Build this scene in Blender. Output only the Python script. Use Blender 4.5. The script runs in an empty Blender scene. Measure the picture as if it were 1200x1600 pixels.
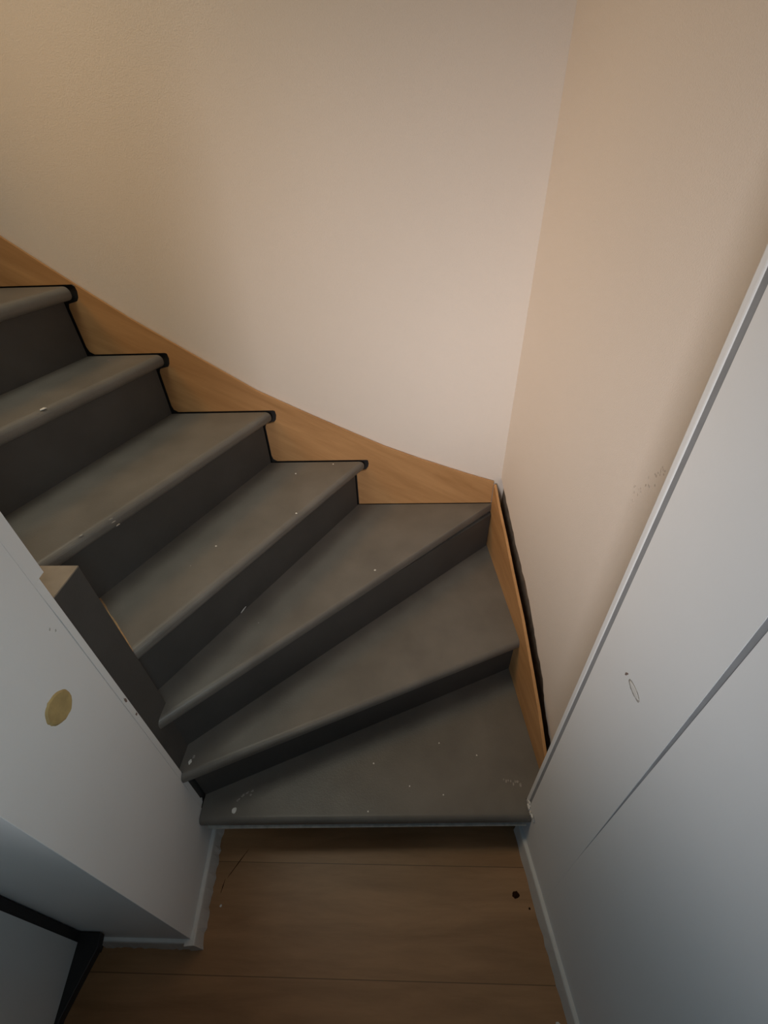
import bpy, bmesh, math, random
from mathutils import Vector, Matrix
random.seed(7)
S = bpy.context.scene
COL = S.collection

# ------------------------------------------------------------------ camera
CAM_H = 1.5786
cd = bpy.data.cameras.new('camera'); cam = bpy.data.objects.new('camera', cd); COL.objects.link(cam)
cd.sensor_fit = 'HORIZONTAL'; cd.sensor_width = 36.0; cd.lens = 700.0 / 1200.0 * 36.0
cd.clip_start = 0.02
rx = Vector((0.99926023, 0.02359957, -0.03036531))
ux = Vector((0.00914004, 0.62121857, 0.78358404))
fx = Vector((-0.03735574, 0.78328191, -0.62054331))
M = Matrix((rx, ux, -fx)).transposed().to_4x4(); M.translation = (0, 0, CAM_H)
cam.matrix_world = M
S.camera = cam

# ------------------------------------------------------------------ light
S.view_settings.view_transform = 'Standard'; S.view_settings.look = 'None'
S.view_settings.gamma = 1.0; S.view_settings.use_curve_mapping = False
S.view_settings.exposure = 0.0
w = bpy.data.worlds.new('world'); S.world = w; w.use_nodes = True
w.node_tree.nodes['Background'].inputs[0].default_value = (0.80, 0.86, 1.0, 1)
w.node_tree.nodes['Background'].inputs[1].default_value = 0.004

def area(name, loc, target, size, power, color, spread=180):
    l = bpy.data.lights.new(name, 'AREA'); l.shape = 'SQUARE'; l.size = size; l.energy = power; l.color = color
    l.spread = math.radians(spread)
    o = bpy.data.objects.new(name, l); COL.objects.link(o); o.location = loc
    o.rotation_euler = (Vector(target) - Vector(loc)).to_track_quat('-Z', 'Y').to_euler()
    return o
# warm shaded lamps over the stairs, cool window daylight, and added unseen fills
area('landing_lamp', (-0.9, 0.62, 2.75), (-0.3, 1.0, 0.5), 0.5, 2.800, (0.971, 1.000, 0.857), 100)
area('stair_lamp', (-1.5, 0.65, 2.4), (0.35, 1.2, 0.9), 0.4, 1.680, (1.000, 0.452, 0.048), 70)
area('stairwell_fill', (-0.7, 0.9, 4.8), (-0.4, 0.9, 0), 1.6, 9.5, (1.000, 0.848, 0.606), 180)  # added overhead fill, no known opening up there
area('corner_fill', (-0.42, -0.8, 1.5), (0.25, 1.3, 1.05), 0.45, 2.220, (1.000, 0.946, 0.932), 55)  # added fill beam from behind the camera, brightens the back corner
area('window_daylight', (-1.0, -1.0, 1.5), (0.38, 0.2, 0.9), 0.4, 0.60, (0.517, 0.793, 1.000), 70)
area('left_wall_fill', (0.25, -0.35, 1.75), (-0.56, 0.36, 0.95), 0.35, 0.54, (0.800, 0.950, 1.000), 60)  # added fill standing in for bounce off the right wall

# ------------------------------------------------------------------ materials
def mat(name, color, rough=0.6, var=0.0, scale=6.0, bump=0.0, bscale=300.0, spec=0.5):
    m = bpy.data.materials.new(name); m.use_nodes = True
    nt = m.node_tree; b = nt.nodes['Principled BSDF']
    b.inputs['Base Color'].default_value = (*color, 1); b.inputs['Roughness'].default_value = rough
    b.inputs['Specular IOR Level'].default_value = spec
    tc = nt.nodes.new('ShaderNodeTexCoord')
    if var:
        n = nt.nodes.new('ShaderNodeTexNoise'); n.inputs['Scale'].default_value = scale; n.inputs['Detail'].default_value = 6
        nt.links.new(tc.outputs['Object'], n.inputs['Vector'])
        r = nt.nodes.new('ShaderNodeMapRange'); r.inputs[1].default_value = .3; r.inputs[2].default_value = .7
        r.inputs[3].default_value = 1 - var; r.inputs[4].default_value = 1 + var
        nt.links.new(n.outputs['Fac'], r.inputs[0])
        mx = nt.nodes.new('ShaderNodeVectorMath'); mx.operation = 'SCALE'; mx.inputs[0].default_value = color
        nt.links.new(r.outputs[0], mx.inputs['Scale']); nt.links.new(mx.outputs[0], b.inputs['Base Color'])
    if bump:
        n2 = nt.nodes.new('ShaderNodeTexNoise'); n2.inputs['Scale'].default_value = bscale; n2.inputs['Detail'].default_value = 3
        nt.links.new(tc.outputs['Object'], n2.inputs['Vector'])
        bp = nt.nodes.new('ShaderNodeBump'); bp.inputs['Strength'].default_value = bump; bp.inputs['Distance'].default_value = .002
        nt.links.new(n2.outputs['Fac'], bp.inputs['Height']); nt.links.new(bp.outputs[0], b.inputs['Normal'])
    return m

def wood(name, base, dark, along, rough=0.5, planks=None, stretch=22.0):
    """procedural wood: grain stretched along a direction in plan / elevation; planks=(width, offset) draws seams across Y"""
    m = bpy.data.materials.new(name); m.use_nodes = True
    nt = m.node_tree; b = nt.nodes['Principled BSDF']; b.inputs['Roughness'].default_value = rough
    L = nt.links.new; N = nt.nodes.new
    tc = N('ShaderNodeTexCoord'); mp = N('ShaderNodeMapping'); mp.vector_type = 'TEXTURE'
    mp.inputs['Rotation'].default_value = along
    mp.inputs['Scale'].default_value = (1.0, 1.0 / stretch * 2, 1.0 / stretch * 2)
    L(tc.outputs['Object'], mp.inputs['Vector'])
    n = N('ShaderNodeTexNoise'); n.inputs['Scale'].default_value = 3.2; n.inputs['Detail'].default_value = 8; n.inputs['Roughness'].default_value = .62
    n.inputs['Distortion'].default_value = .35
    vec = mp.outputs[0]
    if planks:
        sp = N('ShaderNodeSeparateXYZ'); L(tc.outputs['Object'], sp.inputs[0])
        a = N('ShaderNodeMath'); a.operation = 'SUBTRACT'; a.inputs[1].default_value = planks[1]; L(sp.outputs[1], a.inputs[0])
        d = N('ShaderNodeMath'); d.operation = 'DIVIDE'; d.inputs[1].default_value = planks[0]; L(a.outputs[0], d.inputs[0])
        fl = N('ShaderNodeMath'); fl.operation = 'FLOOR'; L(d.outputs[0], fl.inputs[0])
        fr = N('ShaderNodeMath'); fr.operation = 'FRACT'; L(d.outputs[0], fr.inputs[0])
        wn = N('ShaderNodeTexWhiteNoise'); wn.noise_dimensions = '1D'; L(fl.outputs[0], wn.inputs['W'])
        sc = N('ShaderNodeVectorMath'); sc.operation = 'SCALE'; sc.inputs['Scale'].default_value = 9; L(wn.outputs['Color'], sc.inputs[0])
        ad = N('ShaderNodeVectorMath'); L(vec, ad.inputs[0]); L(sc.outputs[0], ad.inputs[1]); vec = ad.outputs[0]
    L(vec, n.inputs['Vector'])
    cr = N('ShaderNodeValToRGB'); cr.color_ramp.elements[0].position = .3; cr.color_ramp.elements[1].position = .72
    cr.color_ramp.elements[0].color = (*dark, 1); cr.color_ramp.elements[1].color = (*base, 1)
    L(n.outputs['Fac'], cr.inputs[0]); out = cr.outputs[0]
    if planks:
        # seams: half a board offset end joints, thin darker lines
        c1 = N('ShaderNodeMath'); c1.operation = 'COMPARE'; c1.inputs[1].default_value = 0.0; c1.inputs[2].default_value = .008; L(fr.outputs[0], c1.inputs[0])
        wx = N('ShaderNodeMath'); wx.operation = 'MULTIPLY_ADD'; wx.inputs[1].default_value = 1.90; L(fl.outputs[0], wx.inputs[0]); sx_ = N('ShaderNodeMath'); sx_.operation = 'ADD'; sx_.inputs[1].default_value = .98; L(sp.outputs[0], sx_.inputs[0]); L(sx_.outputs[0], wx.inputs[2])
        md = N('ShaderNodeMath'); md.operation = 'PINGPONG'; md.inputs[1].default_value = .95; L(wx.outputs[0], md.inputs[0])
        c2 = N('ShaderNodeMath'); c2.operation = 'LESS_THAN'; c2.inputs[1].default_value = .0012; L(md.outputs[0], c2.inputs[0])
        mxx = N('ShaderNodeMath'); mxx.operation = 'MAXIMUM'; L(c1.outputs[0], mxx.inputs[0]); L(c2.outputs[0], mxx.inputs[1])
        mm = N('ShaderNodeMix'); mm.data_type = 'RGBA'; mm.inputs[7].default_value = (dark[0]*.3, dark[1]*.3, dark[2]*.3, 1)
        sm = N('ShaderNodeMath'); sm.operation = 'MULTIPLY'; sm.inputs[1].default_value = .7; L(mxx.outputs[0], sm.inputs[0])
        L(sm.outputs[0], mm.inputs[0]); L(out, mm.inputs[6]); out = mm.outputs[2]
    L(out, b.inputs['Base Color'])
    bp = N('ShaderNodeBump'); bp.inputs['Strength'].default_value = .12; bp.inputs['Distance'].default_value = .002
    L(n.outputs['Fac'], bp.inputs['Height']); L(bp.outputs[0], b.inputs['Normal'])
    return m

PLASTER = mat('plaster_paint', (.75, .69, .635), .85, .02, 2.0, .35, 420, .2)
WHITE = mat('white_gloss_paint', (.74, .76, .775), .5, .025, 3.0, .10, 120, .35)
TRIM = mat('white_trim_paint', (.66, .66, .65), .5, .05, 14.0, .1, 120, .4)
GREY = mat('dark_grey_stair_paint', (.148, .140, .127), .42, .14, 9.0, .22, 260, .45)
RISER_SHADE = mat('stair_paint_shaded', (.066, .064, .062), .5, .10, 9.0, .22, 260, .35)  # same stair paint, darkened in colour for the shade on the risers
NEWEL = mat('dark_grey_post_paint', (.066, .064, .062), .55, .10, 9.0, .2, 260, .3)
BLACK = mat('black_old_paint', (.012, .012, .013), .6, .1, 20, 0, 1)
MASON = mat('bare_brown_masonry', (.20, .15, .11), .95, .3, 40, .6, 120)
STRIP_BLACK = mat('black_strip', (.010, .010, .011), .55, .1, 30, .1, 300)
ENDG = mat('bare_end_wood', (.25, .21, .165), .8, .12, 30, .2, 160)
RAW = mat('worn_raw_wood', (.42, .27, .14), .8, .25, 60, .2, 160)
SPECK = mat('white_paint_drip', (.72, .72, .70), .6, .05, 60)
SCUFF = mat('grey_scuff', (.30, .29, .27), .7, .25, 200)
SCUFF2 = mat('worn_white_edge', (.42, .42, .40), .7, .2, 60)
OCHRE = mat('ochre_filler', (.40, .30, .13), .7, .22, 38, .5, 90)
CHIP = mat('brown_chip', (.20, .15, .13), .8, .2, 90)
DOT = mat('dull_plaster_dot', (.55, .49, .44), .9, .1, 60)
KNOT = mat('dark_knot', (.028, .012, .006), .95, .3, 150, 0, 1, .05)
FLOORW = wood('oak_laminate_floor', (.42, .235, .115), (.26, .137, .060), (0, 0, 0), .42, (.229, .1453), 14)
STRINGW = wood('oak_laminate_string', (.55, .31, .135), (.39, .205, .080), (0, math.radians(30), 0), .5, None, 20)
STRINGW2 = wood('oak_laminate_string_side', (.55, .31, .135), (.39, .205, .080), (math.radians(-30), 0, math.radians(90)), .5, None, 20)

# ------------------------------------------------------------------ helpers
def link(name, bm, m, parent=None, smooth=False):
    me = bpy.data.meshes.new(name); bmesh.ops.recalc_face_normals(bm, faces=bm.faces); bm.to_mesh(me); bm.free()
    if smooth:
        for p in me.polygons: p.use_smooth = True
    o = bpy.data.objects.new(name, me); COL.objects.link(o); me.materials.append(m)
    if parent: o.parent = parent
    return o
def prism(pts, a, b, axis='z', bm=None):
    """polygon extruded between a and b. axis z: pts (x,y); axis y: pts (x,z)"""
    bm = bm or bmesh.new()
    f = (lambda p, t: (p[0], p[1], t)) if axis == 'z' else (lambda p, t: (p[0], t, p[1]))
    A = [bm.verts.new(f(p, a)) for p in pts]; B = [bm.verts.new(f(p, b)) for p in pts]
    fs = [bm.faces.new(A), bm.faces.new(B[::-1])]
    n = len(pts)
    for i in range(n): bm.faces.new((A[i], B[i], B[(i+1) % n], A[(i+1) % n]))
    bmesh.ops.recalc_face_normals(bm, faces=bm.faces)
    return bm
def slab(p0, p1, prof, th, bm=None, side=1):
    """vertical board along plan line p0->p1; prof = polygon of (t along 0..1, z); th thickness to the given side"""
    bm = bm or bmesh.new()
    p0 = Vector(p0); p1 = Vector(p1); d = (p1 - p0); nrm = Vector((-d.y, d.x)).normalized() * th * side
    A = []; B = []
    for t, z in prof:
        q = p0 + d * t
        A.append(bm.verts.new((q.x, q.y, z))); B.append(bm.verts.new((q.x + nrm.x, q.y + nrm.y, z)))
    bm.faces.new(A); bm.faces.new(B[::-1]); n = len(A)
    for i in range(n): bm.faces.new((A[i], B[i], B[(i+1) % n], A[(i+1) % n]))
    bmesh.ops.recalc_face_normals(bm, faces=bm.faces)
    return bm
def clip(poly, p, n):
    """keep the side of the plan polygon where (x-p).n >= 0"""
    out = []
    for i in range(len(poly)):
        a = poly[i]; b = poly[(i+1) % len(poly)]
        da = (a[0]-p[0])*n[0] + (a[1]-p[1])*n[1]; db = (b[0]-p[0])*n[0] + (b[1]-p[1])*n[1]
        if da >= 0: out.append(a)
        if (da >= 0) != (db >= 0):
            t = da/(da-db); out.append((a[0]+(b[0]-a[0])*t, a[1]+(b[1]-a[1])*t))
    res = []
    for q in out:
        if not res or math.hypot(q[0]-res[-1][0], q[1]-res[-1][1]) > 1e-5: res.append(q)
    return res
def bevel_edges(bm, test, off, seg):
    es = [e for e in bm.edges if test(e)]
    if es: bmesh.ops.bevel(bm, geom=es, offset=off, segments=seg, affect='EDGES', profile=.5)
def setting(o, label=None):
    o['kind'] = 'structure'
    if label: o['label'] = label
    return o
def blob(loc, n, rad, th, jit=.25, stretch=(1, 0), asp=1.0, seg=14):
    """flat irregular fleck lying on a surface with normal n"""
    n = Vector(n).normalized(); bm = bmesh.new()
    t = Vector((*stretch, 0)) if len(stretch) == 2 else Vector(stretch)
    t = (t - n * t.dot(n)).normalized(); s = n.cross(t)
    A = []; B = []
    for i in range(seg):
        a = i * 2*math.pi/seg; k = rad * (1 + random.uniform(-jit, jit))
        q = Vector(loc) + t*math.cos(a)*k*asp + s*math.sin(a)*k
        A.append(bm.verts.new(q - n*.0008)); q2 = Vector(loc) + t*math.cos(a)*k*asp*.85 + s*math.sin(a)*k*.85
        B.append(bm.verts.new(q2 + n*th))
    bm.faces.new(A); bm.faces.new(B)
    for i in range(seg): bm.faces.new((A[i], A[(i+1) % seg], B[(i+1) % seg], B[i]))
    return bm

# ------------------------------------------------------------------ room
R = .19                                     # riser height
YS = 1.320                                  # face of the wooden string on the back wall
YW = 1.332                                  # back wall plane
H = 2.75
floor = setting(link('floor', prism([(-1.2, -1.4), (.75, -1.4), (.75, 1.45), (-1.2, 1.45)], -.03, 0), FLOORW))
def mark(parent, name, bm, m, label=None):
    o = link(name, bm, m, parent)
    if label: o['label'] = label
    return o
mark(floor, 'wood_knot', blob((.302, .315, 0), (0, 0, 1), .0095, .0006, .15, (1, .3), 1.2), KNOT, 'dark round knot in the floor board near the right skirting')
mark(floor, 'wood_knot', blob((.333, .287, 0), (0, 0, 1), .003, .0006), KNOT)
mark(floor, 'paint_speck', blob((-.498, .278, 0), (0, 0, 1), .0035, .0008), SPECK)
mark(floor, 'paint_speck', blob((.352, .083, 0), (0, 0, 1), .006, .0008), SPECK)
for (a, b) in (((-.455, .405), (-.50, .335)), ((-.503, .335), (-.507, .30))):
    d = Vector((b[0]-a[0], b[1]-a[1])); c = ((a[0]+b[0])/2, (a[1]+b[1])/2, 0)
    mark(floor, 'scratch', blob(c, (0, 0, 1), .0011, .0004, .3, (d.x, d.y), d.length/2/.0011, 24), KNOT)

wall_back = setting(link('wall_back', prism([(-2.1, YW), (.50, YW), (.50, YW+.12), (-2.1, YW+.12)], 0, H + .8), PLASTER))

# recessed right wall above the stairs: plaster stops in a ragged edge just over the string, bare masonry behind
W0, W1 = (.358, YW), (.430, .481)
def tW(y): return (YW - y) / (YW - .481)
low = [(1.332, .672), (1.262, .644), (1.207, .617), (1.150, .590), (1.104, .565), (1.045, .547), (.995, .527), (.940, .501), (.888, .471), (.850, .449), (.811, .420), (.770, .400), (.731, .375), (.700, .338), (.673, .308), (.635, .282), (.597, .252), (.540, .214), (.481, .17)]
prof = []
for i, (y, z) in enumerate(low):
    prof.append((tW(y), z))
    if i < len(low)-1:
        y2, z2 = low[i+1]
        for k in (.33, .67):
            prof.append((tW(y+(y2-y)*k), z+(z2-z)*k + random.uniform(-.005, .005)))
prof += [(1.0, H + .8), (0.0, H + .8)]
wall_right = setting(link('wall_right', slab(W0, W1, prof, .055), PLASTER))
o = link('masonry', slab((W0[0]+.014, W0[1]), (W1[0]+.014, W1[1]), [(0, 0), (1, 0), (1, 1.0), (0, 1.0)], .03), MASON, wall_right)
o['label'] = 'bare dark brown masonry left open behind the wooden side board'
# small patch of roughened texture
for i in range(26):
    t = random.random(); y = .66 - .05*t + random.uniform(-.008, .008); z = 1.09 + .075*t + random.uniform(-.014, .014)
    x = W0[0] + (W1[0]-W0[0])*tW(y)
    mark(wall_right, 'scuff_dot', blob((x, y, z), (-1, -.085, 0), .0014, .0005, .3, (0, .5, 1), 1.8, 8), DOT)

# white hall wall on the right: corner bead, board, board
J = lambda y: .338 + (.467 - y) * .123          # face of the wall in plan
wall_hall_right = setting(link('wall_hall_right', prism([(J(.479)+.016, .479), (.62, .479), (.62, -.9), (J(-.9)+.016, -.9)], 0, 2.42), WHITE))
bm = prism([(J(.482), .482), (J(.470), .470), (J(.470)+.0165, .470), (J(.482)+.0165, .482)], .165, 2.42)
bevel_edges(bm, lambda e: abs(e.verts[0].co.z - e.verts[1].co.z) > 1 and max(v.co.x for v in e.verts) < J(.482)+.006, .003, 3)
link('corner_bead', bm, WHITE, wall_hall_right)
def board(ya, yb, za, zb, off=0.0, ya_top=None):
    bm = bmesh.new(); vs = []
    for z, y0 in ((za, ya), (.42, ya), (1.25, ya if ya_top is None else ya_top), (zb, ya if ya_top is None else ya_top)):
        r = []
        for y, dx in ((y0, 0), (yb, 0), (yb, .0165), (y0, .0165)):
            r.append(bm.verts.new((J(y) + dx - off, y, z)))
        vs.append(r)
    for a, b in zip(vs, vs[1:]):
        for i in range(4): bm.faces.new((a[i], a[(i+1) % 4], b[(i+1) % 4], b[i]))
    bm.faces.new(vs[0]); bm.faces.new(vs[-1][::-1])
    return bm
GROOVE_SHADE = mat('groove_shade_grey', (.25, .265, .285), .9, .1, 30)  # grey strip colour standing in for the shadow in the wall grooves
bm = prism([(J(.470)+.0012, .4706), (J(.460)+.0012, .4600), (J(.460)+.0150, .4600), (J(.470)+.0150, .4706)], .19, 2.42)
link('groove_shade', bm, GROOVE_SHADE, wall_hall_right)
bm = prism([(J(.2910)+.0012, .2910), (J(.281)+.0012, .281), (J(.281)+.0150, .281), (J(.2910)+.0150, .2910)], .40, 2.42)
link('groove_shade', bm, GROOVE_SHADE, wall_hall_right)
p1 = link('panel', board(.4605, .2905, 0, 2.42), WHITE, wall_hall_right)
p2 = link('panel', board(.2903, -.9, 0, 2.42, 0, .2815), WHITE, wall_hall_right)
Jn = (-1, -.123, 0)
def jl(y, z, d=0): return (J(y) - d, y, z)
o = mark(wall_hall_right, 'paint_chip', blob(jl(.371, .936), Jn, .0085, .0005, .10, (0, -1, -.25), 2.2, 26), SCUFF, 'narrow chipped slot in the white paint'); 
mark(wall_hall_right, 'paint_chip', blob(jl(.371, .9365, .0004), Jn, .0052, .0006, .12, (0, -1, -.25), 2.9, 20), TRIM)
mark(wall_hall_right, 'paint_chip', blob(jl(.396, .941), Jn, .0024, .0005, .3, (0, 0.5, -1), 2.2, 10), CHIP)
# ragged lower end of the corner bead beside the first tread
for i in range(9):
    mark(wall_hall_right, 'filler_lump', blob((J(.47)+random.uniform(-.002, .003), .476 - i*.006, .20 + random.uniform(-.006, .014)), Jn, random.uniform(.003, .006), .003, .4, (0, 1, .4), 1.2, 9), TRIM)

# white partition on the left (side face towards the stairs, front face towards the hall)
LF = lambda y: -.558 + (.467 - y) * .092
wall_left = setting(link('wall_left', prism([(LF(.449), .449), (LF(.2025), .2025), (LF(.2025)-.0005, .202), (-2.0, .202), (-2.0, .463), (-.575, .463), (-.575, .449)], 0, 2.42), WHITE))
bm = bmesh.new(); rows = []
for z, yo in ((.19, .4495), (.40, .4497), (.75, .4505), (1.0, .4512), (1.086, .4495)):
    rows.append([bm.verts.new(c) for c in ((LF(yo)-.0002, yo, z), (LF(.4645), .4645, z), (-.576, .4645, z), (-.576, yo, z))])
for a, b in zip(rows, rows[1:]):
    for i in range(4): bm.faces.new((a[i], a[(i+1) % 4], b[(i+1) % 4], b[i]))
bm.faces.new(rows[0]); bm.faces.new(rows[-1][::-1])
link('corner_bead', bm, WHITE, wall_left)
bm = prism([(LF(.4495), .4495), (LF(.478), .478), (-2.0, .478), (-2.0, .4632), (-.576, .4632), (-.576, .4495)], 1.0862, 2.42)
link('corner_bead', bm, WHITE, wall_left)
Ln = (1, .092, 0)
bm = blob((LF(.354), .354, .906), Ln, .0275, .0020, .03, (0, -.75, .66), 1.2, 40)
o = mark(wall_left, 'round_patch', bm, OCHRE, 'round ochre patch where paint is missing')
mark(wall_left, 'paint_chip', blob((LF(.4585), .4585, .738), Ln, .003, .0006, .3, (0, 0, 1), 2.6, 10), CHIP)
mark(wall_left, 'paint_chip', blob((LF(.4600), .4600, .680), Ln, .0025, .0006, .3, (0, 0, 1), 1.8, 10), CHIP)
for y, z in ((.425, 1.012), (.432, 1.000)):
    mark(wall_left, 'paint_chip', blob((LF(y), y, z), Ln, .0016, .0005, .3, (0, 1, 1), 1.6, 9), SCUFF2)
for i in range(8):
    mark(wall_left, 'filler_lump', blob((LF(.46)+random.uniform(-.006, -.0018), .466 - i*.006, .193 + random.uniform(-.004, .012)), Ln, random.uniform(.003, .006), .003, .4, (0, 1, .4), 1.2, 9), SCUFF if i % 2 else TRIM)

ceiling = setting(link('ceiling', prism([(-1.35, -1.3), (.62, -1.3), (.62, .479), (-1.35, .479)], 2.42, 2.50), PLASTER))

# skirting boards with a ragged painted lower edge
def skirting(name, pts, nrm, h, t, jit, n=26):
    bm = bmesh.new(); a = Vector(pts[0]); b = Vector(pts[1]); nv = Vector(nrm).normalized(); rows = []
    for i in range(n+1):
        p = a + (b-a)*i/n; j = random.uniform(-jit, jit)
        r = []
        for off, z in ((-.014, 0), (t + j, 0), (t + j*.8, .006), (t*.8, h-.008), (t*.72, h-.002), (t*.55, h), (-.014, h)):
            q = p + nv*off; r.append(bm.verts.new((q.x, q.y, z)))
        rows.append(r)
    for r0, r1 in zip(rows, rows[1:]):
        for k in range(len(r0)):
            k2 = (k+1) % len(r0); bm.faces.new((r0[k], r0[k2], r1[k2], r1[k]))
    bm.faces.new(rows[0]); bm.faces.new(rows[-1][::-1])
    return setting(link(name, bm, TRIM))
skirting('baseboard_left', [(LF(.462), .462), (LF(.190), .190)], (1, .092), .064, .014, .003)
skirting('baseboard_front', [(LF(.206)+.003, .202), (-.77, .202)], (0, -1), .0632, .011, .0015)
skirting('baseboard_right', [(J(.466), .466), (J(-.6), -.6)], (-1, -.123), .064, .013, .0022, 60)

# ------------------------------------------------------------------ door in the lower left corner
door = bpy.data.objects.new('door_1', None); COL.objects.link(door); door.location = (-.78, .18, 0); door['kind'] = 'structure'
bpy.context.view_layer.update()
def under(o, p):
    o.parent = p; o.matrix_parent_inverse = p.matrix_world.inverted(); return o
D0, D1 = (-.775, .181), (-.700, -.28)
bm = slab(D0, D1, [(0, .10), (1, .10), (1, 2.05), (0, 2.05)], .04, None, -1)
DOORM = mat('grey_white_door_paint', (.50, .51, .51), .5, .03, 4.0, .1, 120, .35)
o = under(link('door_leaf', bm, DOORM), door)
o = under(link('edge_band', prism([(-.779, .181), (-.779, .1995), (-.815, .1995), (-.815, .181)], .0, 2.05), STRIP_BLACK), door); o['label'] = 'black band along the door edge'  # black strip filling the gap between door edge and wall
bm = prism([(-.79, .1995), (-.728, .1995), (-.722, .172), (-.735, .112), (-.745, .060), (-.729, -.05), (-.690, -.28), (-.735, -.28)], .118, .142)
bevel_edges(bm, lambda e: True, .002, 2)
o = under(link('draught_strip', bm, STRIP_BLACK), door); o['label'] = 'black draught strip along the foot of the door'

# ------------------------------------------------------------------ the staircase
stairs = bpy.data.objects.new('staircase', None); COL.objects.link(stairs)
stairs.location = (0, .45, 0)
stairs['label'] = 'dark grey painted winder staircase turning left, with brown wood side boards'
stairs['category'] = 'staircase'
bpy.context.view_layer.update()
def part(name, bm, m, parent=None, label=None, smooth=False):
    o = under(link(name, bm, m, None, smooth), parent or stairs)
    if label: o['label'] = label
    return o
TH = .036
nos = {1: ((-.5522, .4135), (.341, .434)), 2: ((-.529, .460), (.366, .850)), 3: ((-.556, .503), (.333, 1.314)), 4: ((-.58, .551), (-.142, 1.286)),
       5: ((-.734, .635), (-.440, 1.261)), 6: ((-.867, .852), (-.715, 1.284)), 7: ((-.975, 1.02), (-.918, 1.238)), 8: ((-1.26, .80), (-1.185, 1.24)), 9: ((-1.48, .80), (-1.44, 1.24)), 10: ((-1.72, .80), (-1.70, 1.24))}
def line(n, off=0.0):
    a, b = Vector(nos[n][0]), Vector(nos[n][1]); d = (b-a).normalized(); m = Vector((-d.y, d.x))
    return a + m*off, d, m
def x_at(n, y, off=0.0):
    p, d, m = line(n, off); return p.x + d.x*(y-p.y)/d.y
OH = .030
SX0, SX1 = (.3325, 1.320), (.3965, .482)         # face of the side board on the right
sd = (Vector(SX1) - Vector(SX0)).normalized(); sn = Vector((sd.y, -sd.x))
if sn.x > 0: sn = -sn
YB = YS - .006                                    # treads stop short of the string, leaving a dark joint
def region(n, front_off, back):
    P = [(-2.0, .2), (.6, .2), (.6, 1.6), (-2.0, 1.6)]
    p, d, m = line(n, front_off); P = clip(P, p, m)
    p, d, m = back; P = clip(P, p, -m)
    P = clip(P, (0, YB if n > 3 else YS - .001), (0, -1))
    if n <= 3: P = clip(P, SX0, sn)
    if n >= 4: P = clip(P, (0, .5475), (0, 1))
    elif n == 3: P = clip(clip(P, (-.652, 0), (1, 0)), (0, .472), (0, 1))
    else: P = clip(P, (-.5552, 0), (1, 0))
    return P
treads = {}
def front_edge(n, e):
    p, d, m = line(n)
    return all(abs((Vector(v.co[:2])-p).dot(m)) < .002 for v in e.verts) and abs(e.verts[0].co.z-e.verts[1].co.z) < 1e-4
tlabel = {1: 'bottom tread with paint drips at its left end'}
for n in range(1, 10):
    if n == 1:
        pb, d, m = line(2, OH + .02)
        yr = .90
        xr_ = SX0[0] + (SX1[0]-SX0[0])*(SX0[1]-yr)/(SX0[1]-SX1[1])
        P = [nos[1][0], nos[1][1], (J(.484)-.0005, .4835), (SX1[0]-.0005, .4835), (xr_-.0005, yr), (-.5552, .50), (-.5552, .4655)]
        P = clip(P, pb, -m)
    else:
        P = region(n, 0.0, line(n+1, OH + .016))
    bm = prism(P, n*R - TH, n*R)
    bevel_edges(bm, lambda e: front_edge(n, e), .0155, 6)
    if n == 2: bm = prism([(-.5664, .4657), (-.5552, .4657), (-.5552, .545), (-.5664, .545)], n*R - TH, n*R, bm=bm)
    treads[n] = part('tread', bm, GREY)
    # riser under the nosing
    if n == 1:
        P = [(-.5552, .4660), (.3345, .4855), (.3345, .50), (-.5552, .4810)]
    elif n == 3:
        p, d, m = line(3, OH); p = p - d*.03
        P = [(p.x, p.y), (.3318, 1.298), (.3312, 1.3185), (.318, 1.3185), (p.x + m.x*.015, p.y + m.y*.015)]
    else:
        P = region(n, OH, line(n, OH + .015))
    part('riser', prism(P, max(0.0, (n-1)*R), n*R - TH), RISER_SHADE)
    # thin quirk line where the riser meets the tread below
part('edge_strip', prism([(-.538, .4108), (.331, .4313), (.331, .4420), (-.538, .4215)], R - TH - .0055, R - TH - .0005), SCUFF2, None, 'thin white strip under the bottom tread nosing')

# newel post between the partition and the winders
bm = prism([(-.662, .4655), (-.5668, .4655), (-.5668, .546), (-.662, .546)], 0, 1.030)
bevel_edges(bm, lambda e: abs(e.verts[0].co.z-e.verts[1].co.z) > .5, .0025, 2)
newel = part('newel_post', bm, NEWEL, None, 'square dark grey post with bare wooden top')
bm = prism([(-.6615, .466), (-.5673, .466), (-.5673, .5455), (-.6615, .5455)], 1.0301, 1.0325)
part('post_top', bm, ENDG, newel, 'bare unpainted wooden top')

# wooden string board on the back wall, cut round treads and risers
top = [(-1.80, 2.10), (-1.40, 1.768), (-1.20, 1.598), (-1.026, 1.449), (-.904, 1.350), (-.768, 1.244), (-.615, 1.136), (-.447, 1.019), (-.352, .967), (-.259, .918), (-.156, .865), (-.054, .814), (.056, .767), (.166, .724), (.245, .694), (.331, .664)]
g = .003
lowp = [(-1.80, 9*R + g), ]
for n in (9, 8, 7, 6, 5, 4):
    xn = x_at(n, YB); xr = x_at(n, YS, OH); xb = x_at(n+1, YS, OH) + g
    if n < 9: lowp += [(xb, n*R + .022 + g), (xb + .004, n*R + .008 + g), (xb + .016, n*R + g)]
    z = n*R
    lowp += [(xn + .008, z + g), (xn + .014, z + .001), (xn + .016, z - .014), (xn + .012, z - .030), (xn + .004, z - .040), (xr + g + .004, z - .046), (xr + g, z - .056)]
lowp += [(x_at(4, YS, OH) + g, 3*R + .003), (.331, 3*R + .003)]
bm = prism(lowp + top[::-1], YS, YS + .0075, 'y')
part('string_board', bm, STRINGW, None, 'brown wood side board cut around the steps on the back wall')
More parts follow.
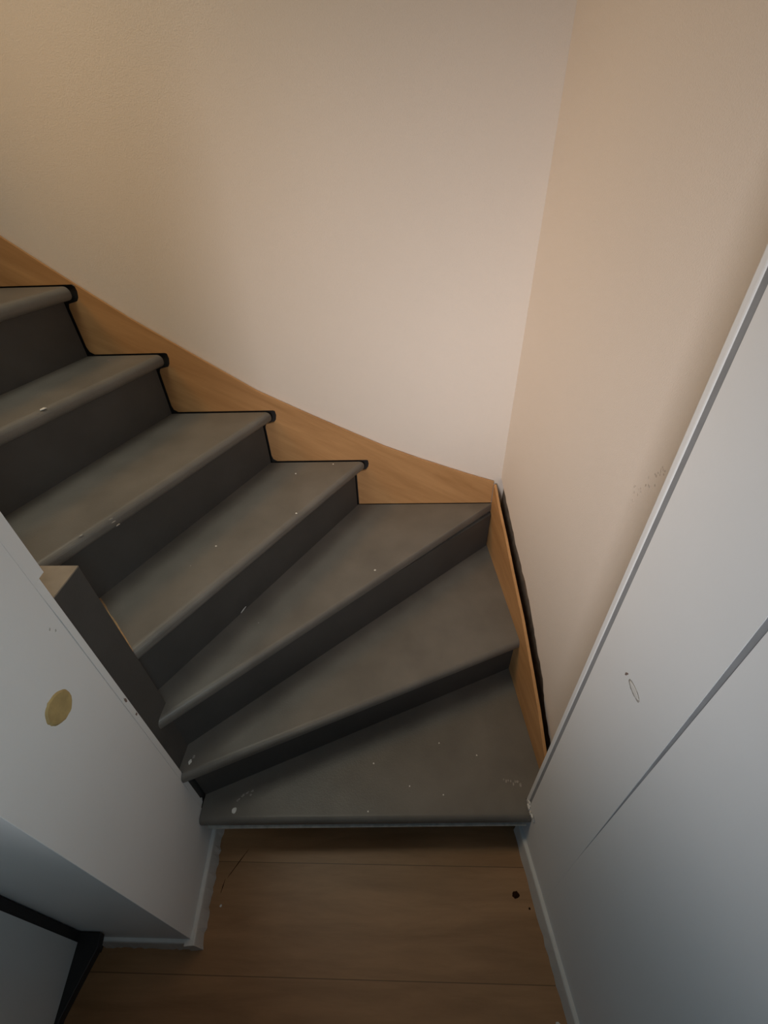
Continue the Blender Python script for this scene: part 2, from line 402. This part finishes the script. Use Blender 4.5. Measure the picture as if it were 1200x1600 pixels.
# old black painted string seen in the joints
bot = [(x, z - .42) for x, z in top]
bm = prism([(x, z - .015) for x, z in top[::-1]] + bot, YS + .008, YS + .0112, 'y')
part('stringer', bm, BLACK, None, 'old black stringer showing in the joints')

# wooden side board on the right
tops = [(1.3185, .655), (1.246, .617), (1.119, .566), (1.017, .518), (.881, .462), (.761, .396), (.656, .336), (.563, .269), (.482, .205)]
ts = lambda y: (SX0[1]-y)/(SX0[1]-SX1[1])
prof = [(ts(1.3185), 0), (1, 0)] + [(ts(y), z) for y, z in tops[::-1]]
bm = slab(SX0, SX1, prof, .0085)
part('string_board', bm, STRINGW2, None, 'brown wood side board along the recessed right wall')

# paint drips, chips and scratches
def fleck(n, x, y, rad, m=SPECK, st=(1, .3), asp=1.0, th=.0008, jit=.3):
    part('paint_speck', blob((x, y, n*R), (0, 0, 1), rad, th, jit, st, asp, 12), m, treads[n])
fleck(1, -.463, .4435, .0072, SPECK, (.3, 1), 1.2, .0012, .12)
for x, y, a in ((-.459, .469, 2.2), (-.449, .480, 2.4), (-.438, .487, 2.0), (-.425, .492, 1.6), (-.427, .482, 1.3)):
    fleck(1, x, y, .0028, SCUFF, (.7, .6), a)
for x, y in ((.109, .629), (.217, .595), (.111, .489), (.018, .510), (-.086, .569), (-.096, .446)): fleck(1, x, y, .0022)
for k in range(8): fleck(1, .284 + k*.0062, .524 + random.uniform(-.008, .008), random.uniform(.0015, .0035), SCUFF, (.2, 1), random.uniform(1, 2.4))
fleck(2, -.545, .490, .0042, SPECK, (.2, 1), 1.7); fleck(2, -.540, .502, .003, SCUFF, (.2, 1), 1.7)
fleck(3, -.082, .981, .0032); fleck(3, -.40, .78, .002, SCUFF)
for x, y in ((-.349, 1.244), (-.309, 1.031), (-.230, 1.300), (-.505, .890)): fleck(4, x, y, .0028)
fleck(4, -.548, .815, .0022, SCUFF)
for x, y in ((-.662, .776), (-.650, .766), (-.634, .756)): fleck(5, x, y, .0016, SCUFF, (.43, .9), 3.0)
fleck(5, -.700, .720, .0016, SCUFF, (.43, .9), 3.0)
fleck(6, -.838, .955, .0042, SPECK, (.4, .9), 1.8); fleck(6, -.843, 1.279, .005, CHIP)
p, d, m = line(4, OH)
sx = Vector((-.453, .822)); mm = Vector((m.x, m.y, 0))
part('scratch', blob((sx.x - m.x*.0004, sx.y - m.y*.0004, .575), -mm, .0014, .0006, .3, (d.x, d.y, .35), 8, 14), SPECK, None)
# bare worn left end of the fourth tread
a = Vector((-.583, .553)); b = Vector((-.735, .703)); dd = (b-a); nn = Vector((-dd.y, dd.x)).normalized()
pts = []
for i in range(13): q = a + dd*i/12 - nn*(-.002); pts.append((q.x, q.y))
for i in range(12, -1, -1): q = a + dd*i/12 + nn*(-.004 - random.uniform(.0, .004)); pts.append((q.x, q.y))
part('bare_edge', prism(pts, 4*R - .0005, 4*R + .0007), RAW, treads[4], 'worn edge showing bare wood')
